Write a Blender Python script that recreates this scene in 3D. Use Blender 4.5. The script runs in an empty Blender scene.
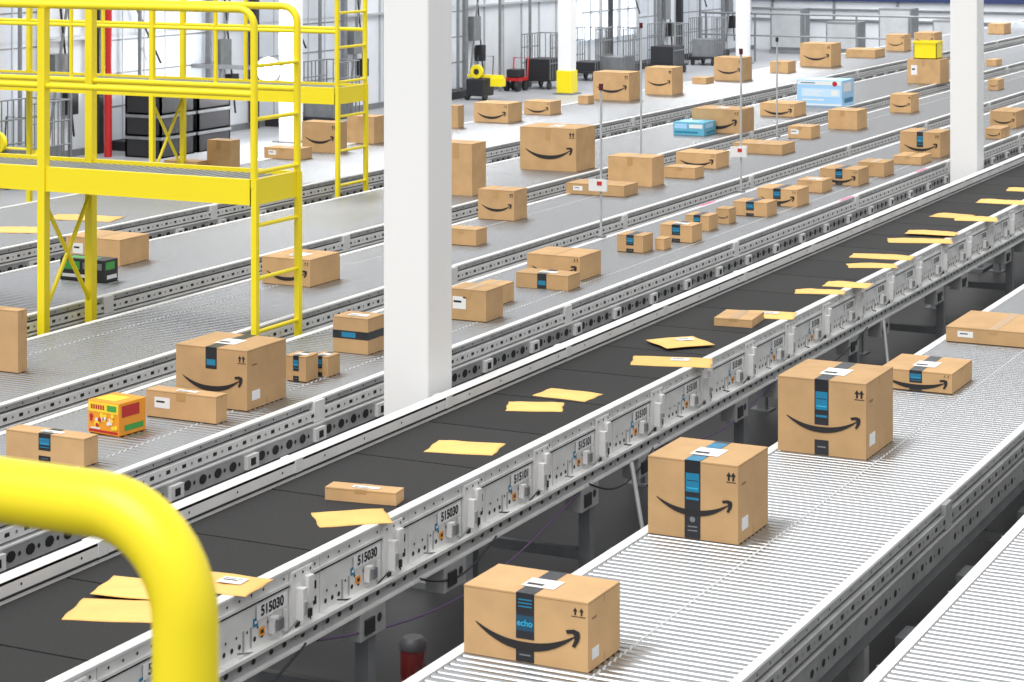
import bpy, bmesh, math, random
from mathutils import Vector, Matrix
random.seed(4)
C = bpy.context.scene.collection
try:
    bpy.context.scene.view_settings.view_transform = 'Standard'
except Exception:
    pass
F = 2200.0; HC = 3.35; YH = -85.0
TH = math.atan(1088.0/F); S = math.sin(TH); K = math.cos(TH)
LZ = 0.9   # carrying surface of every conveyor

# ------------------------------------------------------------ camera
cd = bpy.data.cameras.new('camera'); cam = bpy.data.objects.new('camera', cd); C.objects.link(cam)
cam.location = (0, 0, HC); cam.rotation_euler = (math.radians(90), 0, TH)
cd.sensor_fit = 'HORIZONTAL'; cd.sensor_width = 36; cd.lens = F/1024*36
cd.shift_y = -426.0/1024; cd.clip_end = 300
cd.dof.use_dof = True; cd.dof.focus_distance = 11.5; cd.dof.aperture_fstop = 13
bpy.context.scene.camera = cam

def dl(px, py, z=LZ):
    D = F*(HC-z)/(py-YH); return D, (px-512)*D/F
def to_w(D, L): return (-D*S+L*K, D*K+L*S)
def gp(px, py, z=LZ): return to_w(*dl(px, py, z))
def on_x(px, X):                     # Y where the view ray at px crosses the vertical plane X
    a = (px-512)/F; D = -X/(S-a*K); return D*(K+a*S)

# ------------------------------------------------------------ materials
def new_mat(name):
    m = bpy.data.materials.new(name); m.use_nodes = True
    return m, m.node_tree, m.node_tree.nodes['Principled BSDF']
def mat(name, col, rough=.5, metal=0, noise=0, scale=20, emit=0, bump=0, stretch=None, rnd=0):
    m, nt, b = new_mat(name)
    b.inputs['Base Color'].default_value = (*col, 1); b.inputs['Roughness'].default_value = rough
    b.inputs['Metallic'].default_value = metal
    if emit:
        b.inputs['Emission Color'].default_value = (*col, 1); b.inputs['Emission Strength'].default_value = emit
    if noise or bump or rnd:
        tc = nt.nodes.new('ShaderNodeTexCoord'); mp = nt.nodes.new('ShaderNodeMapping')
        if stretch: mp.inputs['Scale'].default_value = stretch
        nz = nt.nodes.new('ShaderNodeTexNoise'); nz.inputs['Scale'].default_value = scale; nz.inputs['Detail'].default_value = 5
        nt.links.new(tc.outputs['Object'], mp.inputs['Vector']); nt.links.new(mp.outputs['Vector'], nz.inputs['Vector'])
        mr = nt.nodes.new('ShaderNodeMapRange')
        mr.inputs['From Min'].default_value = .3; mr.inputs['From Max'].default_value = .7
        mr.inputs['To Min'].default_value = 1-noise; mr.inputs['To Max'].default_value = 1+noise*.5
        nt.links.new(nz.outputs['Fac'], mr.inputs['Value'])
        hs = nt.nodes.new('ShaderNodeHueSaturation'); hs.inputs['Color'].default_value = (*col, 1)
        if rnd:
            oi = nt.nodes.new('ShaderNodeObjectInfo'); m2 = nt.nodes.new('ShaderNodeMapRange')
            m2.inputs['To Min'].default_value = 1-rnd; m2.inputs['To Max'].default_value = 1+rnd
            nt.links.new(oi.outputs['Random'], m2.inputs['Value'])
            mu = nt.nodes.new('ShaderNodeMath'); mu.operation = 'MULTIPLY'
            nt.links.new(mr.outputs['Result'], mu.inputs[0]); nt.links.new(m2.outputs['Result'], mu.inputs[1])
            nt.links.new(mu.outputs[0], hs.inputs['Value'])
        else:
            nt.links.new(mr.outputs['Result'], hs.inputs['Value'])
        nt.links.new(hs.outputs['Color'], b.inputs['Base Color'])
        if bump:
            bp = nt.nodes.new('ShaderNodeBump'); bp.inputs['Strength'].default_value = bump; bp.inputs['Distance'].default_value = .003
            nt.links.new(nz.outputs['Fac'], bp.inputs['Height']); nt.links.new(bp.outputs['Normal'], b.inputs['Normal'])
    return m
WHITE = mat('white_paint', (.76, .76, .76), .45, noise=.08, scale=6)
COLW = mat('column_paint', (.88, .885, .89), .5)
ALU = mat('aluminium', (.46, .465, .47), .42, .3, noise=.2, scale=9)
RFR = mat('side_rail_steel', (.34, .345, .35), .42, .2, noise=.2, scale=9)
MODW = mat('module_paint', (.74, .745, .74), .45, .05, noise=.12, scale=7)
GREY = mat('grey_metal', (.24, .25, .26), .45, .3, noise=.15, scale=8)
LGREY = mat('light_grey_metal', (.47, .49, .51), .45, .1, noise=.1, scale=5)
STEEL = mat('roller_steel', (.405, .415, .43), .22, .85, noise=.05, scale=40)
DARK = mat('dark_hole', (.012, .012, .014), .6)
CHAR = mat('charcoal_metal', (.03, .03, .034), .5, .2)
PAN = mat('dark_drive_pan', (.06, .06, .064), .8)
BELT = mat('belt_rubber', (.025, .0245, .025), .9, noise=.25, scale=90, bump=.35, rnd=.18)
YEL = mat('yellow_paint', (.93, .76, .012), .35)
CARD = mat('cardboard', (.57, .355, .17), .8, noise=.12, scale=7, rnd=.12, bump=.2)
SEAM = mat('cardboard_edge', (.26, .15, .065), .9)
BTAPE = mat('brown_tape', (.48, .29, .12), .3)
INK = mat('black_ink', (.018, .016, .017), .6)
NAVY = mat('black_tape', (.016, .018, .024), .35)
BLUE = mat('blue_print', (.012, .20, .36), .4)
DTEAL = mat('dark_blue_band', (.008, .07, .13), .4)
LBLUE = mat('light_blue_print', (.04, .45, .75), .4)
PAPER = mat('label_paper', (.80, .81, .82), .5)
MAIL = mat('padded_mailer', (.86, .53, .17), .75, noise=.07, scale=8, rnd=.08, bump=.5)
RED = mat('red_plastic', (.50, .02, .02), .35)
DRED = mat('dark_red_lens', (.10, .010, .009), .22)
PINK = mat('pink_marker', (.95, .25, .45), .6)
ORANGE = mat('orange_print', (.88, .33, .02), .5)
SUNY = mat('yellow_print', (.95, .68, .04), .5)
GREEN = mat('green_print', (.06, .35, .06), .5)
SKYB = mat('pale_blue_print', (.36, .63, .90), .5)
SKYL = mat('faint_blue_print', (.55, .75, .93), .5)
TEAL = mat('teal_print', (.12, .42, .58), .5)
PURP = mat('purple_cable', (.12, .07, .16), .5)
FLOOR = mat('shade_darkened_concrete', (.055, .055, .06), .45, noise=.3, scale=1.2)  # concrete colour darkened to paint in the deep shade under the conveyors
FLOORL = mat('dock_floor', (.34, .35, .37), .4, noise=.2, scale=.8)
WALL = mat('wall_panel', (.76, .79, .83), .6, noise=.08, scale=1.5)
DOORM = mat('door_panel', (.62, .66, .72), .5, noise=.12, scale=1.5)
LIGHTM = mat('lamp_glow', (1, .98, .93), .4, emit=60)
WIN = mat('daylight_pane', (.85, .92, 1), .2, emit=1.3)
DBLUE = mat('dark_blue_paint', (.02, .035, .12), .5)

# ------------------------------------------------------------ mesh builder
class MB:
    def __init__(s): s.v = []; s.f = []; s.m = []; s.sm = []
    def add(s, vs, fs, m=0, sm=False):
        o = len(s.v); s.v += [tuple(p) for p in vs]
        for f in fs: s.f.append([o+i for i in f]); s.m.append(m); s.sm.append(sm)
        return s
    def box(s, x0, x1, y0, y1, z0, z1, m=0):
        x0, x1 = sorted((x0, x1)); y0, y1 = sorted((y0, y1)); z0, z1 = sorted((z0, z1))
        return s.add([(x0,y0,z0),(x1,y0,z0),(x1,y1,z0),(x0,y1,z0),(x0,y0,z1),(x1,y0,z1),(x1,y1,z1),(x0,y1,z1)],
              [(0,3,2,1),(4,5,6,7),(0,1,5,4),(1,2,6,5),(2,3,7,6),(3,0,4,7)], m)
    def tube(s, pts, r, n=10, m=0, caps=True):
        pts = [Vector(p) for p in pts]; vs = []; N = len(pts); up = None
        for i, p in enumerate(pts):
            d = ((pts[min(i+1, N-1)]-pts[max(i-1, 0)])).normalized()
            if up is None:
                up = Vector((0,0,1)) if abs(d.z) < .9 else Vector((1,0,0))
            u = (up - d*up.dot(d)).normalized(); w = d.cross(u); up = u
            rr = r[i] if isinstance(r, (list, tuple)) else r
            for k in range(n):
                a = 2*math.pi*k/n; vs.append(p+u*math.cos(a)*rr+w*math.sin(a)*rr)
        fs = [(i*n+k, i*n+(k+1) % n, (i+1)*n+(k+1) % n, (i+1)*n+k) for i in range(N-1) for k in range(n)]
        s.add(vs, fs, m, True)
        if caps:
            s.add(vs[:n], [tuple(reversed(range(n)))], m); s.add(vs[-n:], [tuple(range(n))], m)
        return s
    def disc(s, c, ax, r, n=8, m=0, sx=1, sz=1):
        vs = []
        for k in range(n):
            a = 2*math.pi*k/n; p, q = math.cos(a)*r*sx, math.sin(a)*r*sz
            vs.append({'x': (c[0], c[1]+p, c[2]+q), 'y': (c[0]+p, c[1], c[2]+q), 'z': (c[0]+p, c[1]+q, c[2])}[ax])
        return s.add(vs, [tuple(range(n))], m)
    def mesh(s, name, mats, org=(0,0,0)):
        me = bpy.data.meshes.new(name)
        me.from_pydata([(a-org[0], b-org[1], c-org[2]) for a, b, c in s.v], [], s.f)
        for mt in mats: me.materials.append(mt)
        me.polygons.foreach_set('material_index', s.m); me.polygons.foreach_set('use_smooth', s.sm)
        me.update(); return me
    def build(s, name, mats, parent=None, org=None, bevel=0):
        if not isinstance(mats, (list, tuple)): mats = [mats]
        if org is None: org = tuple(parent['org']) if parent is not None and 'org' in parent else (0,0,0)
        o = bpy.data.objects.new(name, s.mesh(name, mats, org)); C.objects.link(o)
        if parent is not None: o.parent = parent
        else: o.location = org
        if bevel:
            b = o.modifiers.new('bevel', 'BEVEL'); b.width = bevel; b.segments = 2; b.limit_method = 'ANGLE'
        return o
def inst(name, me, parent, loc):
    o = bpy.data.objects.new(name, me); C.objects.link(o); o.parent = parent; o.location = loc; return o
def tag(o, label, cat, group=None):
    o['label'] = label; o['category'] = cat
    if group: o['group'] = group
    return o
def empty(name, label, cat, loc, rz=0, group=None):
    o = bpy.data.objects.new(name, None); C.objects.link(o); o.location = loc; o.rotation_euler = (0,0,rz)
    o.empty_display_size = .1
    if rz == 0: o['org'] = list(loc)
    return tag(o, label, cat, group)
def text_pts(body, size, bold=.018):
    cu = bpy.data.curves.new('t', 'FONT'); cu.body = body; cu.size = size; cu.align_x = 'CENTER'; cu.align_y = 'CENTER'
    cu.offset = size*bold
    ob = bpy.data.objects.new('t', cu); C.objects.link(ob)
    dg = bpy.context.evaluated_depsgraph_get(); me = bpy.data.meshes.new_from_object(ob.evaluated_get(dg))
    vs = [tuple(v.co) for v in me.vertices]; fs = [tuple(p.vertices) for p in me.polygons]
    bpy.data.objects.remove(ob); bpy.data.curves.remove(cu); bpy.data.meshes.remove(me)
    return vs, fs

# ------------------------------------------------------------ setting
def struct(name, mb, mats, org=(0,0,0)):
    o = mb.build(name, mats, None, org); o['kind'] = 'structure'; return o
struct('floor', MB().box(-19.2, 8, -3, 52.2, -.2, 0).box(-19.1, -12.6, -3, 52, 0, .004, 1), [FLOOR, FLOORL])
w = MB().box(-19.3, -19, -3, 52.2, 0, 8)
y = -2.0
while y < 52:
    w.box(-19, -18.975, y, y+.03, 0, 8, 1); y += .8
w.box(-19, -18.95, -3, 52, 0, .10, 2)
w.box(-19, -18.9, -3, 52, 3.6, 3.75, 1)
w.box(-19, -18.93, -3, 52, 1.62, 1.66, 1)
struct('wall_left', w, [WALL, LGREY, GREY])
w = MB().box(-19.3, 8, 52, 52.3, 0, 8)
x = -18.5
while x < 7.5:
    w.box(x, x+.05, 51.94, 52, 0, 8, 1); x += 1.6
w.box(-19, 8, 51.9, 52, 1.24, 1.42, 2)
w.box(-19, 8, 51.93, 52, .75, .79, 1)
w.box(-19, 8, 51.93, 52, 1.02, 1.05, 1)
struct('wall_end', w, [WALL, GREY, DBLUE])
n = 0
for yy in (13.2, 17.3, 21.2, 25.2, 29.2, 33.6, 43.0, 47.0):
    n += 1
    d = MB().box(-18.97, -18.93, yy, yy+2.6, .15, 3.0, 0)
    for k in range(1, 6): d.box(-18.93, -18.925, yy, yy+2.6, .15+k*.47, .17+k*.47, 2)
    for k in range(1, 5): d.box(-18.93, -18.92, yy+k*.52-.010, yy+k*.52+.010, .15, 3.0, 1)
    d.box(-18.97, -18.84, yy-.14, yy-.04, 0, 3.2, 3); d.box(-18.97, -18.86, yy+2.6, yy+2.7, 0, 3.2, 2)
    d.box(-18.97, -18.86, yy-.13, yy+2.7, 3.0, 3.2, 1)
    d.box(-18.97, -18.6, yy+.3, yy+2.3, 0, .14, 3)
    d.tube([(-18.85, yy+2.75, .3), (-18.85, yy+3.35, 3.0)], .022, 6, 2)
    d.tube([(-18.85, yy+3.3, .3), (-18.85, yy+2.85, 3.0)], .016, 6, 3)
    d.tube([(-18.85, yy+.1, 2.9), (-18.75, yy+1.2, 1.2)], .016, 6, 3)
    d.box(-18.97, -18.82, yy+2.85, yy+3.15, 1.0, 1.45, 2); d.box(-18.97, -18.85, yy+3.2, yy+3.4, .6, .9, 3)
    struct('door_%d' % n, d, [DOORM, LGREY, GREY, CHAR], (-18.97, yy, 0))
n = 0
for xx in (-18.3, -16.6, -15.0, -13.4, -11.8):
    n += 1
    d = MB().box(xx, xx+1.3, 51.9, 51.96, 1.5, 2.8)
    for k in range(1, 4): d.box(xx+k*.325-.015, xx+k*.325+.015, 51.87, 51.9, 1.5, 2.8, 1)
    d.box(xx, xx+1.3, 51.87, 51.9, 2.1, 2.14, 1)
    struct('window_%d' % n, d, [WIN, GREY], (xx, 51.9, 1.5))
ya_, yb_ = on_x(580, -18.95), on_x(636, -18.95)
for k in range(3):
    n += 1
    y0_ = ya_+(yb_-ya_)*k/3; y1_ = ya_+(yb_-ya_)*(k+1)/3-.12
    d = MB().box(-18.96, -18.92, y0_, y1_, .75, 2.6)
    d.box(-18.92, -18.89, (y0_+y1_)/2-.02, (y0_+y1_)/2+.02, .75, 2.6, 1); d.box(-18.92, -18.89, y0_, y1_, 1.3, 1.34, 1)
    d.box(-18.95, -18.88, y1_, y1_+.12, .7, 2.7, 1)
    struct('window_%d' % n, d, [WIN, LGREY], (-18.95, y0_, .75))

# ------------------------------------------------------------ roller conveyors
def side_frame(xf, sgn, y0, y1, holes=True, big=False):
    m = MB(); zt = LZ; hs = .62 if big else 1; lg = 3 if big else 0
    def bx(a, b, z0, z1, mi): m.box(xf+sgn*a, xf+sgn*b, y0, y1, z0, z1, mi)
    bx(-.004, .040 if not big else .03, zt-.010, zt, 0)            # lip
    bx(0, .030, .862, zt-.010, 3)
    bx(0, .015, .850, .862, 1)                 # groove
    bx(0, .048, .800, .850, lg)
    bx(0, .015, .786, .800, 1)                 # groove
    bx(0, .060, .778, .786, lg)                # ledge
    bx(0, .055, .690, .778, 3)
    bx(0, .030, .674, .690, 1)
    if not big:
        bx(0, .070, .666, .674, lg)
        bx(0, .060, .585, .666, 3)
        bx(0, .075, .577, .585, lg)
    else:
        bx(0, .035, .62, .674, 2)
    if holes:
        y = y0+.1; i = 0; xa = xf+sgn*.0492; xb = xf+sgn*.0562; xc = xf+sgn*.0612
        while y < y1-.4 and y < 36:
            m.box(xa-sgn*.002, xa, y, y+.030, .818, .835, 1)
            m.disc((xa, y+.075, .826), 'x', .008, 6, 2)
            m.disc((xf+sgn*.0305, y+.05, .876), 'x', .006, 6, 1)
            if i % 5 != 0:
                m.disc((xb, y+.03, .735), 'x', .024*hs, 9, 1, 1.3)
                m.disc((xb, y+.085, .735), 'x', .011*hs, 6, 1)
            elif not big:
                m.box(xb-sgn*.002, xb+sgn*.02, y, y+.10, .70, .765, 0)
                m.box(xb+sgn*.02, xb+sgn*.022, y+.03, y+.07, .715, .75, 1)
            if i % 2 == 0 and not big: m.disc((xc, y+.05, .625), 'x', .020*hs, 8, 1, 1.5)
            y += .125; i += 1
        y = y0+1.5
        while y < y1: m.box(xf, xf+sgn*.052, y, y+.10, .79, .895, lg); y += 3.0
    return m
def support(x0, x1):
    m = MB(); m.box(x0-.02, x0+.04, -.03, .03, 0, .60); m.box(x1-.04, x1+.02, -.03, .03, 0, .60)
    m.box(x0+.04, x1-.04, -.02, .02, .52, .58); m.box(x0+.04, x1-.04, -.02, .02, .2, .25)
    m.box(x0-.06, x0+.08, -.06, .06, 0, .012); m.box(x1-.08, x1+.06, -.06, .06, 0, .012)
    return m
PITCH = .044; RR = .0205
def roller_lane(label, x0, x1, y0, y1, vis, ring=None, big=False):
    e = empty('roller_conveyor', label, 'conveyor', ((x0+x1)/2, y0, 0), 0, None)
    fm = RFR if big else ALU
    side_frame(x1, 1, y0, y1, True, big).build('side_frame', [WHITE, DARK, GREY, fm], e)
    side_frame(x0, -1, y0, y1, holes=False).build('side_frame', [WHITE, DARK, GREY, fm], e)
    hw = (x1-x0)/2-.006
    def rol(m, y):
        m.tube([(-hw, y, 0), (hw, y, 0)], RR, 9)
        if ring is not None:
            m.tube([(ring-.004, y, 0), (ring+.004, y, 0)], RR+.0008, 8, 1)
        return m
    me = rol(MB(), 0).mesh('roller', [STEEL, LGREY])
    ys = []; y = y0+.05
    while y < y1-.03: ys.append(y); y += PITCH
    first = next(i for i, q in enumerate(ys) if q >= vis)
    for q in ys[first:first+100]: inst('roller', me, e, (0, q-y0, LZ-RR))
    st = MB()
    for i, q in enumerate(ys):
        if not (first <= i < first+100): rol(st, q-y0)
    o = bpy.data.objects.new('rollers', st.mesh('rollers', [STEEL, LGREY])); C.objects.link(o); o.parent = e
    o.location = (0, 0, LZ-RR); o['kind'] = 'stuff'
    sm = support(x0-(x0+x1)/2, x1-(x0+x1)/2).mesh('support_leg', [ALU])
    y = y0+.5
    while y < y1: inst('support_leg', sm, e, (0, y-y0, 0)); y += 3.0
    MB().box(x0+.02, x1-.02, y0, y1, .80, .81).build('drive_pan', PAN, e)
    return e
YE = 51.2
R1 = roller_lane('steel roller conveyor carrying the three large printed boxes right of the dark belt', -3.39, -2.49, 4.5, YE, 5.9, ring=.03, big=True)
R2 = roller_lane('empty steel roller conveyor cut off by the bottom right corner', -2.07, -1.17, 4.5, YE, 6.2)
LA = roller_lane('roller conveyor directly behind the dark belt and the white columns', -6.76, -5.86, 5, YE, 7.0, ring=.25)
LB = roller_lane('roller conveyor passing under the near yellow platform, second behind the dark belt', -8.12, -7.20, 6, YE, 8.7, ring=-.2)
LC = roller_lane('bright roller conveyor holding the big carton and blue parcels, third behind the belt', -9.78, -8.66, 7, YE, 10.2)
LD = roller_lane('farthest roller conveyor, nearest the dock wall, under the rear yellow platform', -11.98, -10.55, 8, YE, 12.7)
m = MB(); m.tube([(-2.40, 5, .53), (-2.40, 40, .53)], .014, 8).build('conduit', LGREY, R1)
m = MB(); m.tube([(-2.40, 5, .47), (-2.40, 40, .47)], .011, 8).build('conduit', CHAR, R1)
for yy in (7.3, 8.3, 9.2, 10.3, 11.4, 12.6, 13.9):
    MB().box(-2.45, -2.36, yy, yy+.16, .40, .55).tube([(-2.40, yy+.08, .42), (-2.36, yy+.10, .30), (-2.36, yy+.2, .24), (-2.38, yy+.5, .22), (-2.38, yy+.62, .40), (-2.40, yy+.64, .56)], .014, 8, 1).build('drive_box', [GREY, WHITE], R1)

# ------------------------------------------------------------ dark belt conveyor
bx0, bx1 = -5.09, -4.45
P = .70; ys0 = 6.97-.06-.35-4*P
e = empty('belt_conveyor', 'long dark segmented belt conveyor with numbered white side modules carrying padded mailers', 'conveyor', ((bx0+bx1)/2, ys0, 0))
NM = int((YE-ys0)/P)
ex = (bx0+bx1)/2
bme2 = MB().box(bx0+.005-ex, bx1-.005-ex, .006, P-.006, .862, .9).mesh('belt_section', [BELT])
sp = MB()
sp.box(0, .035, 0, P-.004, .665, .892); sp.box(-.004, .045, 0, P-.004, .890, .8995)
sp.box(.035, .043, .0, P-.004, .835, .845, 0); sp.box(.035, .039, .0, P-.004, .826, .832, 1)
sp.box(.035, .075, 0, P-.004, .655, .668, 0); sp.box(.035, .05, 0, P-.004, .60, .655, 2); sp.box(.0, .07, 0, P-.004, .59, .60, 0)
for yy in (.04, .09, .14, .24, .29): sp.disc((.0365, yy, .70), 'x', .010, 8, 1)
for yy in (.05, .12, .19, .26, .33): sp.disc((.0365, yy, .738), 'x', .006, 6, 1)
for yy in (.06, .14, .22, .30, .44, .52, .60, .66): sp.disc((.0365, yy, .865), 'x', .006, 6, 1)
for yy in (.03, .12, .21, .33, .42, .55, .64): sp.disc((.0515, yy, .628), 'x', .011, 7, 1, 1.4)
sp.box(.035, .038, .64, .67, .77, .80, 1); sp.box(.035, .038, .64, .67, .71, .74, 1)
sp.box(.035, .0375, .16, .17, .675, .75, 2); sp.box(.035, .0375, .21, .22, .675, .75, 2)
sme = sp.mesh('side_module', [MODW, DARK, ALU])
bk = MB()
bk.box(0, .014, 0, .15, -.21, .045)
bk.box(.014, .045, .03, .06, -.14, -.02); bk.box(.014, .032, .09, .13, -.09, .01)
bk.box(.045, .049, .035, .055, -.12, -.07, 2); bk.box(.014, .035, .02, .13, -.19, -.17, 2)
bk.box(.014, .024, .10, .13, -.15, -.12, 1); bk.box(.014, .018, .02, .05, -.165, -.15, 1)
for a, b in ((.02, .03), (.13, .03), (.02, -.195), (.13, -.16), (.075, .03), (.075, -.10)): bk.disc((.0155, a, b), 'x', .006, 6, 1)
bkm = bk.mesh('drive_bracket', [WHITE, DARK, ALU])
vb_ = MB().box(0, .025, 0, .035, -.06, 0).box(.025, .038, .010, .028, -.05, -.01, 1).box(0, .018, .055, .08, -.06, -.02, 1).box(.0, .012, .10, .112, -.08, -.0, 0).mesh('valve_block', [WHITE, GREY])
def num_mesh(s):
    tv, tf = text_pts(s, .053, .035)
    npm = MB(); npm.box(0, .002, -.103, .103, -.027, .027, 0)
    npm.add([(.0035, v[0]*.98, v[1]) for v in tv], tf, 1)
    return npm.mesh('number_label', [PAPER, INK])
nm_a, nm_b = num_mesh('515030'), num_mesh('515101')
ws_o = MB().box(0, .0015, 0, .035, 0, .03, 0).box(.0015, .002, .008, .027, .008, .022, 1).mesh('warning_sticker', [ORANGE, INK])
ws_b = MB().box(0, .0015, 0, .03, 0, .03, 0).box(.0015, .002, .006, .024, .010, .020, 1).mesh('warning_sticker', [BLUE, PAPER])
for k in range(NM):
    y = k*P
    inst('belt_section', bme2, e, (0, y, 0))
    sm_ = inst('side_module', sme, e, (bx1-ex, y, 0))
    inst('drive_bracket', bkm, sm_, (.036, .475, .835))
    if k < 36: inst('valve_block', vb_, sm_, (.038, .33, .755))
    if k < 40: inst('number_label', nm_a if k < 7 else nm_b, sm_, (.040, .35, .792))
    if k < 14:
        inst('warning_sticker', ws_o, sm_, (.037, .27, .70)); inst('warning_sticker', ws_b, sm_, (.037, .23, .745))
g = MB().box(bx0-.03, bx0, ys0, YE, .60, .975).box(bx0-.07, bx0, ys0, YE, .965, .977).box(bx0, bx0+.008, ys0, YE, .915, .922, 1).box(bx0-.03, bx0+.004, ys0, YE, .90, .906, 0)
g.box(bx0-.10, bx0-.03, ys0, YE, .90, .91, 2)
y = ys0+.2
while y < YE:
    g.box(bx0-.075, bx0+.005, y, y+.06, .905, .980, 2); y += 1.4
y = ys0+.1
while y < 30: g.disc((bx0+.0012, y, .945), 'x', .006, 6, 1); y += .35
g.build('guard_rail', [WHITE, DARK, MODW], e)
MB().box(bx0, bx1, ys0, YE, .80, .86).build('bed_frame', CHAR, e)
lm = support(bx0-ex, bx1-ex+.02).mesh('support_leg', [GREY])
y = 5.5
while y < YE: inst('support_leg', lm, e, (0, y-ys0, 0)); y += 2.15
cb = MB().box(0, .09, 0, .2, -.11, 0).box(.09, .10, .03, .10, -.09, -.03, 1).box(.02, .05, .2, .23, -.1, -.02, 1)
cb.disc((.0905, .15, -.05), 'x', .02, 8, 1)
cbm = cb.mesh('control_box', [ALU, CHAR])
for k in range(2, 40): 
    if k % 3 != 1: inst('control_box', cbm, e, (bx1-ex-.02, k*P+.25, .590))
def cable(y0, y1, z0, sag, x=.06, mt=PURP, r=.005):
    pts = [(bx1+x, y0+(y1-y0)*i/20, z0-sag*math.sin(math.pi*i/20)) for i in range(21)]
    MB().tube(pts, r, 6).build('cable', mt, e)
cable(7.2, 9.6, .58, .16); cable(8.0, 8.7, .60, .08, .07, CHAR); cable(9.7, 10.5, .60, .1, .07, CHAR); cable(10.6, 12.4, .60, .12); cable(6.2, 7.1, .6, .1, .07, CHAR); cable(12.6, 14.2, .60, .1, .07, CHAR)
for k in range(3, 22):
    y_ = ys0+k*P; cable(y_+.10, y_+.50, .69, .035, .055, CHAR if k % 2 else GREY, .0035)
MB().tube([(bx1+.12, 10.1, .62), (bx1+.30, 9.95, .02)], .012, 8).build('brace_rod', ALU, e)
MB().tube([(bx1+.12, 14.4, .62), (bx1+.25, 14.2, .02)], .012, 8).build('brace_rod', ALU, e)

# ------------------------------------------------------------ columns
def column(x, y, label, base=False):
    e = empty('column', label, 'column', (x, y, 0), 0, 'white square building columns')
    MB().box(x-.13, x+.13, y-.13, y+.13, 0, 9).build('shaft', COLW, e, bevel=.012)
    MB().box(x-.2, x+.2, y-.2, y+.2, 0, .03).build('base_plate', GREY, e)
    if base: MB().box(x-.15, x+.15, y-.15, y+.15, .03, .45).build('base_guard', YEL, e, bevel=.01)
    return e
column(-5.38, on_x(418, -5.38), 'wide white square column standing nearest, just behind the dark belt')
column(-5.38, on_x(967, -5.38), 'white square column at the right, behind the belt and beside its mailers')
column(-17.3, on_x(291, -17.3), 'far white column seen behind the rear yellow platform rails')
column(-17.3, on_x(567, -17.3), 'far white column with yellow guard at its foot, by the dock wall', True)
column(-17.3, on_x(743, -17.3), 'thin looking far white column, third along the dock wall')
column(-17.3, on_x(860, -17.3), 'farthest white column with a yellow foot, near the end wall', True)

# ------------------------------------------------------------ boxes
def smile(m, hw, zc, y, sag, mi=0):
    n = 30; vs = []; fs = []
    for i in range(n+1):
        t = -1+2*i/n; z = zc-sag*(1-abs(t)**2.2); th = hw*(.010+.062*(1-t*t)**.9)
        xx = hw*t*.92
        vs += [(xx, y, z-th), (xx, y, z+th)]
    for i in range(n): fs.append((2*i, 2*i+2, 2*i+3, 2*i+1))
    m.add(vs, fs, mi)
    tx, tz = hw*1.0, zc+hw*.09
    p = lambda a, b: (tx+a*hw*.82, y-.0004, tz+b*hw*.82)
    m.add([p(0,0), p(-.12,.035), p(-.30,.0), p(-.28,-.075), p(-.15,-.055), p(-.11,-.095), p(-.115,-.20), p(-.17,-.31), p(-.10,-.33), p(-.01,-.19), p(.015,-.08)],
          [(0,1,2,3,4), (0,4,5,10), (5,6,7,8,9,10)], mi)
def up_arrow(m, x, y, z, s):
    m.add([(x-.12*s, y, z), (x+.12*s, y, z), (x+.12*s, y, z+.5*s), (x-.12*s, y, z+.5*s)], [(0,1,2,3)])
    m.add([(x-.32*s, y, z+.5*s), (x+.32*s, y, z+.5*s), (x, y, z+s)], [(0,1,2)])
PAL = {'o': (ORANGE, [SUNY, RED, GREEN, PAPER]), 'b': (SKYB, [PAPER, SKYL, BLUE, RED]), 't': (TEAL, [SKYB, PAPER, BLUE, SKYB]), 'g': (CHAR, [GREEN, GREY, PAPER, CHAR])}
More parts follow.
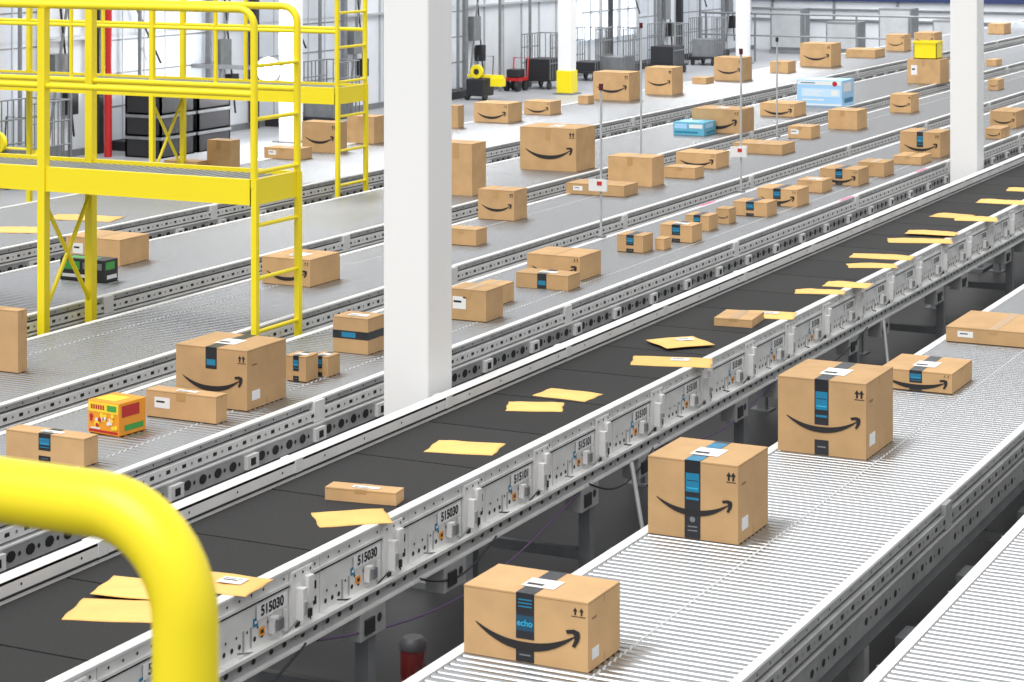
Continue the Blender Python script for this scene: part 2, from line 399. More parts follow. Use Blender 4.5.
def carton(label, lx, nx, rx, yb, hp, fl='', yaw=0, z=LZ, group='cardboard parcels on the conveyors', cat='box', name='cardboard_box', word=None, maxd=.6):
    yaw = math.radians(yaw)
    D0, L0 = dl(nx, yb, z)
    def solve(dx, dy, pxt):
        a = (pxt-512)/F; dD = -dx*S+dy*K; dL = dx*K+dy*S
        return (a*D0-L0)/(dL-a*dD)
    ul = (-math.cos(yaw), -math.sin(yaw)); vb = (-math.sin(yaw), math.cos(yaw))
    w = max(.06, min(solve(*ul, lx), 1.1)); d = max(.07, min(solve(*vb, rx), maxd)); h = max(.03, hp*D0/F)
    X, Y = to_w(D0, L0)
    cx = X+ul[0]*w/2+vb[0]*d/2; cy = Y+ul[1]*w/2+vb[1]*d/2
    e = empty(name, label, cat, (cx, cy, z), yaw if yaw else 1e-6, group)
    if 'org' in e: del e['org']
    hw, hd = w/2, d/2
    pal = next((PAL[c] for c in 'obtg' if ('#'+c) in fl), None)
    f1 = fl if pal is None else ''
    b = MB().box(-hw, hw, -hd, hd, 0, h)
    if pal is None:
        b.box(-.0025, .0025, -hd+.004, hd-.004, h, h+.0006, 1)
        b.box(-hw+.002, hw-.002, -hd-.0006, -hd, h-.007, h-.0055, 1)
        b.box(hw, hw+.0006, -hd+.002, hd-.002, h-.007, h-.0055, 1)
        if h > .08: b.box(hw, hw+.0006, -.001, .001, h*.02, h*.14, 1); b.box(hw, hw+.0006, -.001, .001, h*.86, h*.97, 1)
        body = b.build('carton_body', [CARD, SEAM], e, bevel=min(.004, h*.06))
    else:
        body = b.build('carton_body', [pal[0]], e, bevel=.003)
        q = MB(); cs = pal[1]; y = -hd-.0012
        def pq(x0, x1, z0, z1, mi, dy=0): q.add([(x0*w, y-dy, z0*h), (x1*w, y-dy, z0*h), (x1*w, y-dy, z1*h), (x0*w, y-dy, z1*h)], [(0,1,2,3)], mi)
        if '#o' in fl:
            pq(-.48, .48, .66, .97, 0)
            rn = random.Random(3)
            for i in range(22):
                q.disc((rn.uniform(-.42, .42)*w, y-.0003-.00015*i, rn.uniform(.22, .60)*h), 'y', w*rn.uniform(.03, .07), 9, rn.choice((0, 0, 1, 0, 3, 1)))
            for i in range(6): pq(-.40+i*.075, -.345+i*.075, .74, .88, 1, .0004)
            pq(.12, .42, .72, .90, 2, .0004); pq(-.46, .46, .05, .12, 1, .0004); pq(-.40, -.1, .14, .19, 3, .0006)
        elif '#b' in fl:
            pq(-.48, .48, .82, .97, 0); pq(-.48, .48, .03, .09, 0)
            pq(-.40, .46, .36, .68, 1); pq(-.34, .08, .56, .60, 0, .0004); pq(-.34, -.02, .47, .50, 0, .0004); pq(-.34, .04, .40, .43, 0, .0004)
            pq(-.38, .10, .22, .27, 0); pq(.26, .42, .42, .62, 0, .0004); q.disc((.34*w, y-.0005, .87*h), 'y', h*.10, 14, 3); pq(-.42, -.1, .87, .91, 2, .0004)
        else:
            pq(-.45, -.05, .5, .88, 0); pq(.02, .45, .55, .85, 1); pq(-.45, .3, .15, .3, 2)
        x = hw+.0012
        q.add([(x, -hd*.8, h*.55), (x, hd*.5, h*.55), (x, hd*.5, h*.9), (x, -hd*.8, h*.9)], [(0,1,2,3)], 1 if '#o' in fl else 0)
        q.add([(x, -hd*.6, h*.12), (x, hd*.8, h*.12), (x, hd*.8, h*.3), (x, -hd*.6, h*.3)], [(0,1,2,3)], 2)
        zt = h+.0012
        q.add([(-hw*.8, -hd*.7, zt), (hw*.5, -hd*.7, zt), (hw*.5, hd*.4, zt), (-hw*.8, hd*.4, zt)], [(0,1,2,3)], 0)
        q.build('printed_panels', cs, e)
        return e
    tw = min(.033, hw*.28); tape = None
    y = -hd-.0014
    if 'h' in f1:
        q = MB(); q.box(-hw-.001, hw+.001, y, hd+.001, h*.40, h*.62, 0)
        q.box(-hw*.5, hw*.3, y-.0004, y, h*.44, h*.58, 1)
        q.build('packing_tape', [NAVY, BLUE], e)
    elif 't' in f1:
        q = MB()
        q.box(-tw, tw, -hd-.001, hd, h+.0004, h+.0012, 0)
        kshort = 'k' in f1
        if 'c' in f1:
            q.box(-tw, tw, y, -hd-.0002, .002, h+.0012, 0)
            q.box(-tw*.96, tw*.96, -hd, -hd*.55, h+.0012, h+.0016, 1); q.box(-tw*.96, tw*.96, hd*.3, hd*.8, h+.0012, h+.0016, 1)
        elif h > .1:
            q.box(-tw, tw, y, -hd-.0002, h*(.34 if word else .64 if kshort else .40), h+.0012, 0); q.box(-tw, tw, y, -hd-.0002, .002, h*(.14 if kshort else .20), 0)
        else:
            q.box(-tw, tw, y, -hd-.0002, 0.002, h+.0012, 0)
        if word: 
            for zz in (.90, .85, .80): q.box(-tw*.75, tw*.75, y-.0004, y, h*zz, h*(zz+.018), 1)
            q.box(-tw*.98, tw*.98, y-.0004, y, h*.46, h*.68, 4)
            q.box(-tw*.6, tw*.6, y-.0004, y, h*.10, h*.12, 3)
        elif kshort:
            q.box(-tw*.8, tw*.8, y-.0004, y, h*.70, h*.80, 1)
        elif h > .1:
            q.box(-tw*.86, tw*.86, y-.0004, y, h*.60, h*.84, 1); q.box(-tw*.7, tw*.7, y-.0006, y-.0004, h*.64, h*.655, 2)
            q.box(-tw*.8, tw*.8, y-.0004, y, h*.50, h*.53, 1); q.box(-tw*.7, tw*.7, y-.0006, y-.0004, h*.74, h*.75, 0)
            q.box(-tw*.6, tw*.6, y-.0004, y, h*.10, h*.115, 3)
            if 'c' in f1: q.disc((0, y-.0004, h*.25), 'y', tw*.35, 10, 3); q.box(-tw*.6, tw*.6, y-.0004, y, h*.15, h*.165, 3)
        else:
            q.box(-tw*.8, tw*.8, y-.0004, y, h*.25, h*.55, 1)
        tape = q.build('packing_tape', [NAVY, BLUE, LBLUE, GREY, DTEAL], e)
    elif 'p' in f1:
        q = MB(); q.box(-tw*.8, tw*.8, -hd-.001, hd, h+.0004, h+.0012, 0); q.box(-tw*.8, tw*.8, y, -hd-.0002, h*.7, h+.0012, 0)
        q.build('packing_tape', [BTAPE], e)
    if 's' in f1:
        q = MB(); sw = hw*.87
        smile(q, sw, h*.49, y-.0012, min(sw*.29, h*.29))
        if hw > .12:
            up_arrow(q, hw*.80, y, h*.80, h*.11); up_arrow(q, hw*.90, y, h*.80, h*.11)
            q.add([(hw*.74, y, h*.775), (hw*.96, y, h*.775), (hw*.96, y, h*.785), (hw*.74, y, h*.785)], [(0,1,2,3)])
        q.build('arrow_print', [INK], body)
    if 'l' in f1:
        q = MB(); q.box(-min(.05, hw*.5), min(.07, hw*.7), -hd*.45, hd*.25, h+.0018, h+.0022)
        q.box(-min(.04, hw*.4), min(.02, hw*.2), -hd*.3, -hd*.15, h+.0022, h+.0024, 1)
        q.build('shipping_label', [PAPER, INK], e)
    if 'f' in f1:
        q = MB(); q.box(-hw*.75, -hw*.75+min(.09, w*.4), y, -hd-.0002, h*.35, h*.75); q.box(-hw*.70, -hw*.75+min(.06, w*.3), y-.0003, y, h*.55, h*.62, 1)
        q.build('shipping_label', [PAPER, INK], e)
    if 'r' in f1:
        q = MB(); q.box(hw, hw+.001, -hd*.75, -hd*.35, h*.14, h*.30); q.build('barcode_label', [PAPER], e)
        q = MB(); q.box(hw, hw+.001, -hd*.75, -hd*.50, h*.72, h*.75); q.build('side_print', [SEAM], body)
    if word:
        tv, tf = text_pts(word, h*.135)
        q = MB(); q.add([(v[0]*.95, y-.0022, v[1]+h*.57) for v in tv], tf); q.build('tape_lettering', [LBLUE], tape)
    return e
B = carton
B('large printed carton lowest in view on the right roller conveyor, blue and black tape', 464, 588, 620, 673, 70, 'stlr', word='echo')
B('large tall printed carton, middle one of three big boxes on the right roller conveyor', 648, 738, 768, 545, 79, 'stlrc')
B('large printed carton farthest up of the three big boxes, right of the belt', 778, 866, 893, 460, 76, 'stlr')
B('flat printed carton lying behind the three big boxes at the right', 880, 952, 972, 394, 20, 'stl')
B('long low plain carton cut by the right edge, on the right roller conveyor', 946, 1040, 1062, 349, 15, 'pf')
B('low carton with white label peeking above the foreground yellow rail', 6, 84, 98, 467, 28, 'ptl')
B('small orange and red retail package beside the yellow rail, left foreground', 88, 119, 146, 437, 33, '#o', cat='package', name='retail_package', yaw=-6)
B('low plain brown carton between the orange package and the large printed box', 146, 216, 227, 424, 27, 'plf')
B('large printed carton with black tape, biggest box left of the near column', 176, 247, 286, 411, 60, 'stlrk')
B('small taped carton immediately right of the biggest left box', 286, 306, 318, 382, 25, 'tl')
B('tiny taped carton beside another, just in front of the near column', 312, 328, 340, 377, 20, 'tl')
B('taped carton with black bands right against the left edge of near column', 333, 368, 384, 355, 36, 'hl')
B('plain carton with white label emerging from right side of near column', 448, 486, 503, 322, 31, 'pf')
B('plain carton half hidden behind the one next to the near column', 475, 500, 514, 305, 19, 'p')
B('low carton with blue tape lying in front of a printed one, mid lane', 516, 568, 580, 291, 15, 'tl')
B('printed wide carton behind the low blue taped one, mid lane', 527, 580, 601, 281, 24, 's')
B('carton with blue tape at the foot of the nearest thin pole', 617, 643, 653, 253, 17, 't')
B('tiny brown carton squeezed between two blue taped ones', 655, 664, 671, 250, 11, '')
B('blue taped carton, second in the row right of the nearest thin pole', 660, 692, 702, 243, 17, 'tl')
B('little carton with black tape in the middle of the row of small boxes', 685, 709, 718, 231, 15, 't')
B('small upright printed carton in the middle row, before the signed pole', 716, 729, 736, 224, 15, 's')
B('flat blue taped carton in front of the second thin pole', 733, 767, 777, 217, 14, 't')
B('printed carton with blue tape just right of the second thin pole', 757, 797, 809, 207, 17, 'st')
B('narrow carton tucked behind a blue taped one, mid lane', 797, 822, 832, 193, 12, 'pl')
B('printed carton with black tape in the right half of first rear lane', 820, 858, 869, 186, 16, 'st')
B('plain carton half behind a printed one near the right column', 858, 884, 894, 177, 14, 'p')
B('very low carton left of the right column', 893, 921, 932, 165, 8, 'p')
B('printed taped carton immediately left of the right white column', 900, 940, 951, 158, 25, 'st')
B('small low carton immediately right of the right white column', 985, 1001, 1010, 139, 10, 's')
B('printed carton by the right picture edge on the first rear lane', 990, 1016, 1028, 128, 16, 's')
B('big plain carton cut by the left picture edge', -28, 18, 27, 373, 62, 'p')
B('printed carton between the yellow ladder and the near column', 262, 310, 340, 287, 27, 'sl')
B('small low carton just right of the near column, second lane', 446, 476, 487, 246, 16, 'p')
B('tall printed carton right of the near column, second lane', 478, 514, 527, 221, 30, 'sp')
B('long flat carton with white label lying before a tall one, second lane', 566, 624, 638, 197, 11, 'pf', yaw=0)
B('plain square carton standing behind the long flat one', 608, 652, 664, 187, 29, 'p')
B('low carton next to the plain square one, second lane', 664, 695, 704, 179, 11, 'p')
B('printed low carton with open smile mark, centre of second lane', 676, 716, 729, 169, 15, 's')
B('long thin carton lying across the second lane, centre right', 733, 782, 795, 155, 10, 'pf')
B('small plain carton with white label in second lane', 788, 811, 820, 139, 12, 'pf')
B('plain upright carton below the pale blue package', 828, 857, 867, 130, 19, 'p')
B('small printed carton right of pale blue package, second lane', 890, 911, 919, 113, 18, 's')
B('small far carton right of right column, second lane', 988, 998, 1004, 90, 10, 's')
B('carton behind the black and green package at far left', 66, 120, 149, 266, 26, 'pf')
B('black and green retail package under the near yellow platform', 60, 104, 118, 283, 22, '#g', cat='package', name='retail_package')
B('tall plain carton touching the right side of the near column', 440, 472, 486, 196, 52, 'p')
B('biggest plain printed carton in the third lane, centre', 520, 576, 595, 172, 43, 'spl')
B('small teal and blue retail package, centre', 673, 704, 716, 136, 13, '#t', cat='package', name='retail_package')
B('printed carton behind the teal retail package', 692, 740, 754, 134, 24, 'sl')
B('printed low carton left of pale blue package', 760, 794, 806, 117, 13, 's')
B('large pale blue and white retail package with red spot', 797, 842, 854, 107, 26, '#b', cat='package', name='retail_package')
cyt = B('plain carton left of right column, topped by a yellow tote', 907, 940, 949, 84, 24, 'pf')
B('little carton far up the third lane at right edge', 986, 996, 1002, 66, 6, 'p')
B('small plain carton seen behind near yellow platform', 207, 230, 240, 171, 30, 'p')
B('flat carton seen between the yellow platform rails', 164, 197, 208, 172, 10, 'p')
B('flat carton behind the near yellow ladder top', 264, 300, 312, 160, 11, 'pf')
B('printed carton behind the near ladder, below rear platform', 302, 336, 347, 153, 30, 's')
B('plain carton behind the rear yellow ladder', 347, 374, 386, 144, 27, 'p')
B('printed carton right of near column in the fourth lane', 474, 508, 522, 123, 19, 's')
B('low printed carton, second in fourth lane right of column', 524, 550, 561, 115, 13, 's')
B('small low carton before the pair of tall fourth lane boxes', 578, 588, 594, 104, 8, 'p')
B('tall printed carton, left of the pair below the yellow footed column', 593, 629, 641, 101, 28, 's')
B('tall printed carton, right of the pair below the yellow footed column', 645, 672, 683, 95, 27, 's')
B('printed carton in front of the thin far column', 714, 742, 752, 81, 23, 's')
B('small carton right of thin far column, fourth lane', 770, 788, 796, 73, 11, 'p')
B('large printed carton high in the fourth lane, right of thin far column', 800, 831, 841, 67, 23, 's')
B('low long carton high in the fourth lane', 846, 875, 885, 58, 8, 'p')
B('small printed carton near the farthest column', 886, 904, 911, 51, 16, 's')
B('pale carton near top right, before the right column', 914, 934, 942, 45, 12, 's')
B('plain stub of carton beside the near column, fourth lane', 442, 458, 464, 128, 22, 'p')
B('flat carton in the fourth lane between the printed pairs', 692, 706, 714, 84, 6, 'p')
B('small carton top right behind the right column', 988, 1004, 1012, 34, 10, 'p')
tl = cyt.location; topz = LZ+24*F*(HC-LZ)/(84-YH)/F
te = empty('tote', 'yellow open tote resting on a plain carton left of right column', 'tote', (tl.x, tl.y, topz))
m = MB(); a, b_, h_ = .17, .16, .26; X, Y, Z = tl.x, tl.y, topz
m.box(X-a, X+a, Y-b_, Y+b_, Z, Z+.015).box(X-a, X-a+.01, Y-b_, Y+b_, Z, Z+h_).box(X+a-.01, X+a, Y-b_, Y+b_, Z, Z+h_).box(X-a, X+a, Y-b_, Y-b_+.01, Z, Z+h_).box(X-a, X+a, Y+b_-.01, Y+b_, Z, Z+h_)
m.build('tote_body', YEL, te)
MB().box(X-a-.012, X+a+.012, Y-b_-.012, Y-b_, Z+h_-.03, Z+h_).box(X+a, X+a+.012, Y-b_, Y+b_, Z+h_-.03, Z+h_).build('rim', YEL, te)

# ------------------------------------------------------------ padded mailers
def mailer_mesh(L, W, T=.012, seed=0):
    m = MB(); nx, ny = 22, 14; vs = []; rn = random.Random(seed)
    p1, p2, sk = rn.random()*6, rn.random()*6, rn.uniform(-.03, .03)
    cr = [(rn.uniform(0, 6.28), rn.uniform(-.5, .5)) for _ in range(3)]
    for j in range(ny+1):
        for i in range(nx+1):
            u = -1+2*i/nx; v = -1+2*j/ny
            z = .002+T*(1-u**4)*(1-v**4)*(1+.25*math.sin(3.5*u+p1)*math.cos(3*v+p2))
            for a, c in cr:
                q = u*math.cos(a)+v*math.sin(a)-c; z -= .0028*math.exp(-(q*9)**2)*(1-u*u)*(1-v*v)
            vs.append((u*L/2+sk*v*W+.003*math.sin(5*v+p1), v*W/2+.003*math.sin(4*u+p2), max(z, .0015)))
    n = (nx+1)*(ny+1)
    vs += [(x, y, 0) for x, y, z in vs]
    fs = [(j*(nx+1)+i, j*(nx+1)+i+1, (j+1)*(nx+1)+i+1, (j+1)*(nx+1)+i) for j in range(ny) for i in range(nx)]
    fs += [tuple(n+q for q in reversed(f)) for f in fs]
    m.add(vs, fs, 0, True)
    sf = []
    for i in range(nx):
        sf.append((i, n+i, n+i+1, i+1)); a = ny*(nx+1)+i; sf.append((a, a+1, n+a+1, n+a))
    for j in range(ny):
        a = j*(nx+1); sf.append((a, a+nx+1, n+a+nx+1, n+a)); a += nx; sf.append((a, n+a, n+a+nx+1, a+nx+1))
    for f in sf: m.f.append(list(f)); m.m.append(0); m.sm.append(False)
    return m
ms = [0]
def mailer(label, cx, cy, L, W, yaw, dz=0, lab=True, tilt=0):
    ms[0] += 1
    X, Y = gp(cx, cy); o = mailer_mesh(L, W, .012, ms[0]).build('padded_mailer', [MAIL])
    o.location = (X, Y, LZ+dz); o.rotation_euler = (0, math.radians(tilt), math.radians(yaw)); tag(o, label, 'envelope', 'padded mailers on the belt')
    if lab:
        q = MB(); q.box(-.05, .05, -.035, .035, 0, .0012)
        q.box(-.04, .02, -.004, .006, .0012, .0015, 1); q.box(-.04, .03, .015, .02, .0012, .0015, 1)
        c = q.build('shipping_label', [PAPER, INK], o); c.location = (L*.10, 0, .0165)
    return o
M = mailer
M('padded mailer nearest the camera on the belt, beside the foreground yellow rail', 122, 611, .36, .24, 20, lab=False)
M('padded mailer lying just beyond the nearest one, partly behind the yellow rail', 142, 593, .32, .22, 10, .015, lab=False)
M('padded mailer right of the foreground yellow rail bend', 226, 584, .28, .22, 4)
M('padded mailer touching the flat carton low on the belt', 352, 518, .30, .22, 40, lab=False)
M('single padded mailer lying alone on the belt, below the near column', 465, 448, .32, .23, 14, lab=False)
M('padded mailer, lower of two right of the near column', 535, 407, .28, .20, 22, lab=False)
M('padded mailer, upper of two right of the near column', 568, 395, .30, .20, -2, lab=False)
M('wide padded mailer lying square across mid belt', 672, 362, .44, .25, 16)
M('padded mailer with white label leaning above the wide one, mid belt', 680, 345, .30, .27, 48, .015)
M('padded mailer behind the small flat carton on the belt', 764, 315, .38, .24, 14)
M('slim padded mailer, lower of a pair beyond the flat carton', 820, 292, .32, .16, 20, lab=False)
M('slim padded mailer, upper of a pair beyond the flat carton', 848, 285, .30, .20, 8, lab=False)
M('padded mailer, lower of a close pair under the pink marks', 872, 266, .34, .18, 25, lab=False)
M('padded mailer, upper of a close pair under the pink marks', 882, 257, .44, .20, 8, lab=False)
M('long padded mailer left of the right column foot', 920, 241, .48, .22, 20, lab=False)
M('padded mailer lying on the long one near the right column', 932, 235, .38, .20, 6, .015, lab=False)
M('padded mailer, upper one directly below the right column', 952, 216, .30, .24, 0, lab=False)
M('padded mailer, right one directly below the right column', 976, 219, .34, .26, 14, lab=False)
M('padded mailer near right picture edge on the belt', 1002, 202, .40, .26, 5, lab=False)
M('padded mailer farthest up the belt, cut by the right picture edge', 1028, 190, .36, .26, 10, lab=False)
B('flat small brown carton lying on the belt beside a mailer, lower left', 325, 396, 404, 506, 13, 'pl', yaw=8)
B('small flat brown carton lying on the belt, centre right', 714, 752, 764, 328, 8, 'p', yaw=6)
o = M('padded mailer on the fourth lane at the far left edge', 16, 230, .45, .3, 20, lab=False); o['group'] = 'mailers on rear lanes'
o = M('padded mailer on the fourth lane behind the near platform posts', 84, 218, .6, .3, 10, lab=False); o['group'] = 'mailers on rear lanes'

# ------------------------------------------------------------ yellow platforms
def platform(label, xr, xl, ya, yb, zd, xend, zt, posts_x, extra=(), thick=1.0):
    e = empty('crossover_platform', label, 'platform', (xr, ya, 0), 0)
    t = .045*thick; bh = .15
    for yy in (ya, yb):
        MB().box(xend, xr, yy-.015, yy+.015, zd-bh, zd).build('deck_beam', YEL, e)
    MB().box(xr-.02, xr+.01, ya-.015, yb+.015, zd-bh, zd).build('deck_beam', YEL, e)
    g = MB().box(xend, xr, ya+.015, yb-.015, zd-.05, zd-.045)
    x = xend
    while x < xr-.03: g.box(x, x+.012, ya+.015, yb-.015, zd-.045, zd-.02, 1); x += .05
    g.build('deck', [CHAR, LGREY], e)
    for x in posts_x[1:]:
        for yy in (ya, yb):
            MB().box(x-t/2, x+t/2, yy-t/2, yy+t/2, 0, zt-.02).build('post', YEL, e)
            MB().box(x-.03, x+.03, yy-.08, yy+.08, 0, .012).build('foot_plate', YEL, e)
    for x in extra:
        for yy in (ya, yb): MB().tube([(x, yy, zd-.1), (x, yy, zt)], .019, 10).build('rail_post', YEL, e)
    x = posts_x[1]
    MB().tube([(x, ya, .9), (x, yb, 1.6)], .014, 8).build('brace', YEL, e)
    MB().tube([(x, ya, 1.6), (x, yb, .9)], .014, 8).build('brace', YEL, e)
    for yy in (ya, yb):
        r = .10; top = []
        for k in range(7):
            a = math.pi/2*k/6; top.append((xr-r+r*math.sin(a), yy, zt-r+r*math.cos(a)))
        MB().tube([(xend, yy, zt)]+top+[(xr, yy, zd-.05)], .022, 10).build('handrail', YEL, e)
        MB().tube([(xend, yy, (zt+zd)/2+.0), (xr, yy, (zt+zd)/2+.0)], .018, 10).build('mid_rail', YEL, e)
        MB().box(xr-.01, xr+.025, yy-.018, yy+.018, .05, zd).build('ladder_stile', YEL, e)
    z = .3
    while z < zt-.15:
        MB().tube([(xr+.007, ya, z), (xr+.007, yb, z)], .013, 8).build('rung', YEL, e); z += .31
    return e
yn = on_x(257, -7.0); yf = on_x(300, -7.0)
platform('near yellow steel crossover platform with ladder, upper left', -7.02, -8.4, yn, yf, 1.81, -10.3, 2.80, [-7.02, -8.548, -10.2], thick=1.2)
platform('rear yellow steel crossover platform with ladder, seen behind the near one', -10.15, -12.1, on_x(337, -10.15), on_x(365, -10.15), 1.80, -15.0, 2.8, [-10.15, -12.16, -14.0], extra=(-11.45, -13.1))
# foreground rail
X0, Y0 = to_w(2.0, -.297); r = .095; zt = 2.803
e = empty('guard_railing', 'thick yellow tubular railing bend very close, bottom left corner', 'railing', (X0, Y0, 0))
pts = [(X0, Y0, 0.0), (X0, Y0, 1.5), (X0, Y0, zt-r)]
for k in range(1, 11):
    a = math.pi/2*k/10; pts.append((X0-r+r*math.cos(a), Y0, zt-r+r*math.sin(a)))
pts += [(X0-.5, Y0, zt), (X0-1.1, Y0, zt)]
MB().tube(pts, .0305, 24).build('rail_tube', YEL, e)
MB().tube([(X0-1.1, Y0, zt), (X0-1.1, Y0, 0)], .0305, 16).build('rail_post', YEL, e)

# ------------------------------------------------------------ sensor poles
def pole(px, X, zt, label, zs=None, red=True):
    y = on_x(px, X); e = empty('sensor_pole', label, 'pole', (X, y, LZ), 0, 'thin poles between the rear lanes')
    MB().box(X-.03, X+.03, y-.03, y+.03, .9005, .918).build('base_plate', GREY, e)
    MB().tube([(X, y, .915), (X, y, zt)], .010, 8).build('shaft', LGREY, e)
    MB().tube([(X, y, zt), (X, y, zt+.05)], .018, 8).build('cap', DRED if red else CHAR, e)
    if zs:
        MB().box(X-.09, X+.06, y-.03, y-.012, zs-.045, zs+.045).build('sign_box', WHITE, e)
        MB().box(X-.02, X+.02, y-.033, y-.03, zs+.0, zs+.03).build('red_mark', RED, e)
pole(601, -6.80, 2.02, 'thin sensor pole with white tag, nearest, among small parcels', 1.30)
pole(741, -6.80, 2.12, 'thin sensor pole with white tag, second one, centre right', 1.26)
pole(641, -8.145, 2.28, 'tall thin sensor pole without tag behind the plain square carton')
pole(777, -8.145, 1.95, 'thin dark capped sensor pole left of the pale blue package', None, False)

for px, X, lab in ((700, -6.79, 'pink marker strip on frame near the second pole'), (840, -5.84, 'pink marker strip above the belt, left one'), (916, -5.84, 'pink marker strip above the belt, left of the right column')):
    z = .9005
    y = on_x(px, X); q = MB().box(X-.012, X+.014, y, y+.35, z, z+.002).tube([(X, y+.05, z+.004), (X+.01, y+.25, z+.004)], .003, 6)
    o = q.build('marker_strip', PINK, None, (X, y, z)); tag(o, lab, 'tape')

X = -3.63; y = on_x(413, X)
e = empty('warning_beacon', 'dark red cylindrical beacon on a post at the bottom edge', 'beacon', (X, y, 0))
MB().tube([(X, y, 0), (X, y, .62)], .02, 10).build('post', ALU, e)
MB().tube([(X, y, .62), (X, y, .68)], .050, 18).build('base', CHAR, e)
MB().tube([(X, y, .68), (X, y, .74), (X, y, .745), (X, y, .755), (X, y, .76), (X, y, .85)], [.044, .044, .041, .041, .044, .044], 18).build('lens', DRED, e)
MB().tube([(X, y, .85), (X, y, .872), (X, y, .888)], [.049, .049, .034], 18).build('cap', CHAR, e)

# ------------------------------------------------------------ background props
def crates(X, y, nm):
    for k in range(3):
        z = .004+k*.30
        e = empty('storage_crate', 'black crate %s of the stack %s by the dock wall' % (['at the bottom', 'in the middle', 'on top'][k], nm), 'crate', (X, y, z), 0, 'black crates by the dock wall')
        m = MB().box(X-.3, X+.3, y-.4, y+.4, z, z+.02)
        m.box(X-.3, X-.27, y-.4, y+.4, z, z+.295).box(X+.27, X+.3, y-.4, y+.4, z, z+.295).box(X-.3, X+.3, y-.4, y-.37, z, z+.295).box(X-.3, X+.3, y+.37, y+.4, z, z+.295)
        m.build('crate_body', CHAR, e)
        MB().box(X+.3, X+.31, y-.42, y+.42, z+.25, z+.29).box(X-.3, X+.3, y-.41, y-.4, z+.25, z+.29).build('rim', GREY, e)
crates(-18.0, on_x(160, -18.0), 'left of the other'); crates(-18.0, on_x(160, -18.0)+.9, 'right of the other')
X = -18.5; y = on_x(108, X)
tag(MB().tube([(X, y, 0.004), (X, y, 7)], .055, 12).build('sprinkler_pipe', RED, None, (X, y, 0)), 'red vertical pipe standing against the dock wall', 'pipe')
for px, lab in ((20, 'at the left picture edge'), (70, 'left of the red pipe'), (140, 'right of the red pipe'), (212, 'between the platform posts'), (320, 'behind the rear platform ladder'), (458, 'just right of the near column'), (500, 'above the yellow reel cart'), (530, 'left of the yellow footed column'), (655, 'right of the bright windows'), (700, 'left of the thin far column')):
    X = -18.7; y = on_x(px, X)
    tag(MB().tube([(X, y, 0.004), (X, y, 7)], .03, 10).build('wall_conduit', GREY, None, (X, y, 0)), 'grey vertical conduit on the dock wall %s' % lab, 'pipe', 'grey wall conduits')
def reel(px, X, lab, s=.55):
    Y = on_x(px, X)
    e = empty('hose_reel_cart', lab, 'cart', (X, Y, 0.004), 0, 'yellow reel carts')
    MB().box(X-.35*s, X+.35*s, Y-.4*s, Y+.4*s, .15*s, .75*s).build('cart_body', CHAR, e, bevel=.02)
    MB().tube([(X, Y-.28*s, 1.0*s), (X, Y-.18*s, 1.0*s)], .24*s, 18).build('reel', YEL, e)
    MB().tube([(X, Y-.30*s, 1.0*s), (X, Y-.12*s, 1.0*s)], .10*s, 14).build('hub', CHAR, e)
    MB().box(X-.45*s, X+.9*s, Y-.1*s, Y+.1*s, .78*s, .88*s).build('arm', YEL, e)
    MB().box(X+.5*s, X+.95*s, Y-.2*s, Y+.1*s, .5*s, .78*s).build('motor_box', YEL, e)
    for q in (-.34*s, .34*s): MB().tube([(X+q-.03, Y-.3*s, .12*s+.004), (X+q+.03, Y-.3*s, .12*s+.004)], .12*s, 12).build('wheel', CHAR, e)
    MB().tube([(X-.3*s, Y+.35*s, .5*s), (X-.3*s, Y+.45*s, 1.5*s), (X+.3*s, Y+.45*s, 1.5*s), (X+.3*s, Y+.35*s, .5*s)], .02*s, 8).build('push_handle', CHAR, e)
reel(480, -18.2, 'yellow reel cart on the floor right of the near column', .52)
reel(4, -17.6, 'yellow reel cart at the left edge near the dock wall', .56)
X = -18.5; y = on_x(516, X)
e = empty('hand_cart', 'red hand cart parked left of the yellow footed column', 'cart', (X, y, 0.004))
MB().box(X-.16, X+.16, y-.2, y+.2, .2, .26).build('platform', RED, e); MB().box(X-.13, X+.13, y-.16, y+.12, .26, .42).build('load', CHAR, e, bevel=.02)
MB().tube([(X-.15, y+.18, .2), (X-.15, y+.22, .62), (X+.15, y+.22, .62), (X+.15, y+.18, .2)], .016, 8).build('handle', RED, e)
for a in (-.12, .12):
    for b in (-.15, .15): MB().tube([(X+a-.03, y+b, .104), (X+a+.03, y+b, .104)], .1, 12).build('wheel', CHAR, e)
X = -17.6; y = on_x(267, X); zl = 1.09
e = empty('dock_lamp', 'glowing round dock lamp on the wall behind the platforms', 'lamp', (X, y, zl))
MB().box(X-1.3, X, y-.04, y+.04, zl-.03, zl+.03).build('arm', GREY, e)
MB().tube([(X, y, zl), (X+.12, y-.15, zl)], [.10, .19], 18).build('housing', CHAR, e)
MB().tube([(X+.12, y-.15, zl), (X+.13, y-.165, zl)], .165, 18).build('lens', LIGHTM, e)
pl = bpy.data.lights.new('dock_lamp_light', 'POINT'); pl.energy = 120; pl.shadow_soft_size = .15
po = bpy.data.objects.new('dock_lamp_light', pl); C.objects.link(po); po.location = (X+.3, y-.4, zl)
e = empty('guard_railing', 'grey guard railing near the end wall', 'railing', (-15.5, 47.5, 0.004), 0)
MB().tube([(-18.6, 47.5, 1.1), (-12.4, 47.5, 1.1)], .025, 8).build('top_rail', GREY, e)
MB().tube([(-18.6, 47.5, .6), (-12.4, 47.5, .6)], .02, 8).build('mid_rail', GREY, e)
for k in range(6): x = -18.5+k*1.2; MB().tube([(x, 47.5, 0.004), (x, 47.5, 1.1)], .025, 8).build('rail_post', GREY, e)
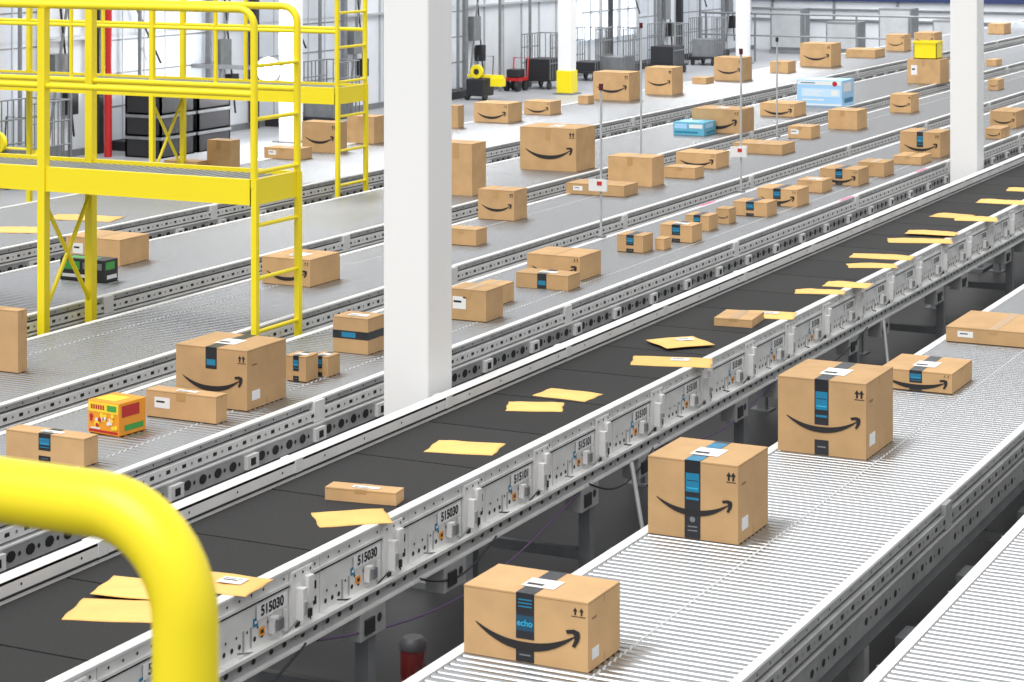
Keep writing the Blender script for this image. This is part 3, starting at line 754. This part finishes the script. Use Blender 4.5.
for k, (x, h_) in enumerate(((-17.6, 1.1), (-16.2, .8), (-14.9, 1.15), (-13.6, .9))):
    e = empty('control_cabinet', ['tall grey control cabinet nearest the dock wall corner', 'low grey cabinet second from the corner at the end wall', 'tall grey cabinet third along the end wall', 'low grey cabinet farthest right along the end wall'][k], 'cabinet', (x, 50.8, 0.004), 0, 'grey cabinets along the end wall')
    MB().box(x-.4, x+.4, 50.5, 51.1, .1, h_).build('cabinet_body', GREY, e, bevel=.01)
    MB().box(x-.36, x+.36, 50.48, 50.5, .16, h_-.06).build('cabinet_door', LGREY, e); MB().box(x-.42, x+.42, 50.48, 51.12, .004, .1).build('plinth', GREY, e)
for px, X, lab in ((30, -17.4, 'wire cage trolley at the far left by the dock wall'), (330, -17.9, 'wire cage trolley behind the rear platform ladder'),
                   (545, -18.3, 'wire cage trolley just left of the yellow footed column'), (590, -18.4, 'wire cage trolley just right of the yellow footed column'), (618, -17.9, 'wire cage trolley below the bright windows'), (668, -17.7, 'wire cage trolley right of the bright windows'), (708, -17.9, 'wire cage trolley just left of the thin far column')):
    y = on_x(px, X)
    e = empty('cage_trolley', lab, 'trolley', (X, y, 0.004), 0, 'wire cage trolleys by the dock wall')
    a, b_, z0, z1 = .30, .40, .2, 1.05
    MB().box(X-a, X+a, y-b_, y+b_, z0-.04, z0).build('base_frame', CHAR, e)
    for sx_ in (-1, 1):
        q = MB()
        for k in range(8): yk = y-b_+2*b_*k/7; q.tube([(X+sx_*a, yk, z0), (X+sx_*a, yk, z1)], .009, 5)
        for zz in (z0+.3, z0+.6, z1): q.tube([(X+sx_*a, y-b_, zz), (X+sx_*a, y+b_, zz)], .011, 5)
        q.build('wire_panel', GREY, e)
    q = MB()
    for k in range(6): xk = X-a+2*a*k/5; q.tube([(xk, y+b_, z0), (xk, y+b_, z1)], .009, 5)
    q.tube([(X-a, y+b_, z1), (X+a, y+b_, z1)], .011, 5).build('wire_panel', GREY, e)
    MB().box(X-a+.05, X+a-.05, y-b_+.05, y+b_-.1, z0, z0+.18+.10*((px//7) % 3)).build('load', (GREY, CHAR, DOORM)[(px//5) % 3], e)
    for sx_ in (-.24, .24):
        for sy_ in (-.32, .32): MB().tube([(X+sx_-.02, y+sy_, .084), (X+sx_+.02, y+sy_, .084)], .08, 10).build('wheel', CHAR, e)

# ------------------------------------------------------------ light
wd = bpy.data.worlds.new('world'); bpy.context.scene.world = wd; wd.use_nodes = True
nt = wd.node_tree; bg = nt.nodes['Background']
tc = nt.nodes.new('ShaderNodeTexCoord'); sx = nt.nodes.new('ShaderNodeSeparateXYZ'); cr = nt.nodes.new('ShaderNodeValToRGB')
nt.links.new(tc.outputs['Generated'], sx.inputs[0]); nt.links.new(sx.outputs['Z'], cr.inputs[0]); nt.links.new(cr.outputs[0], bg.inputs[0])
cr.color_ramp.elements[0].position = 0; cr.color_ramp.elements[0].color = (.56, .57, .59, 1)
cr.color_ramp.elements[1].position = .65; cr.color_ramp.elements[1].color = (1, 1, .99, 1)
bg.inputs[1].default_value = 1.06
sd = bpy.data.lights.new('sun', 'SUN'); sd.energy = 2.6; sd.angle = math.radians(45); sd.color = (1, .98, .94)
so = bpy.data.objects.new('sun', sd); C.objects.link(so); so.rotation_euler = (math.radians(30), math.radians(-6), 0)
for i, (x, y, z, rx, ry, en) in enumerate(((-15, 24, 7.5, 0, 35, 480), (-15, 38, 7.5, 0, 35, 480), (-14, 47, 7.5, 40, 0, 400))):  # unseen fill lamps, added to brighten the dock and end walls
    ld = bpy.data.lights.new('wall_fill_light', 'AREA'); ld.shape = 'RECTANGLE'; ld.size = 3; ld.size_y = 10; ld.energy = en
    lo = bpy.data.objects.new('wall_fill_light', ld); C.objects.link(lo); lo.location = (x, y, z)
    lo.rotation_euler = (math.radians(rx), math.radians(ry), 0)
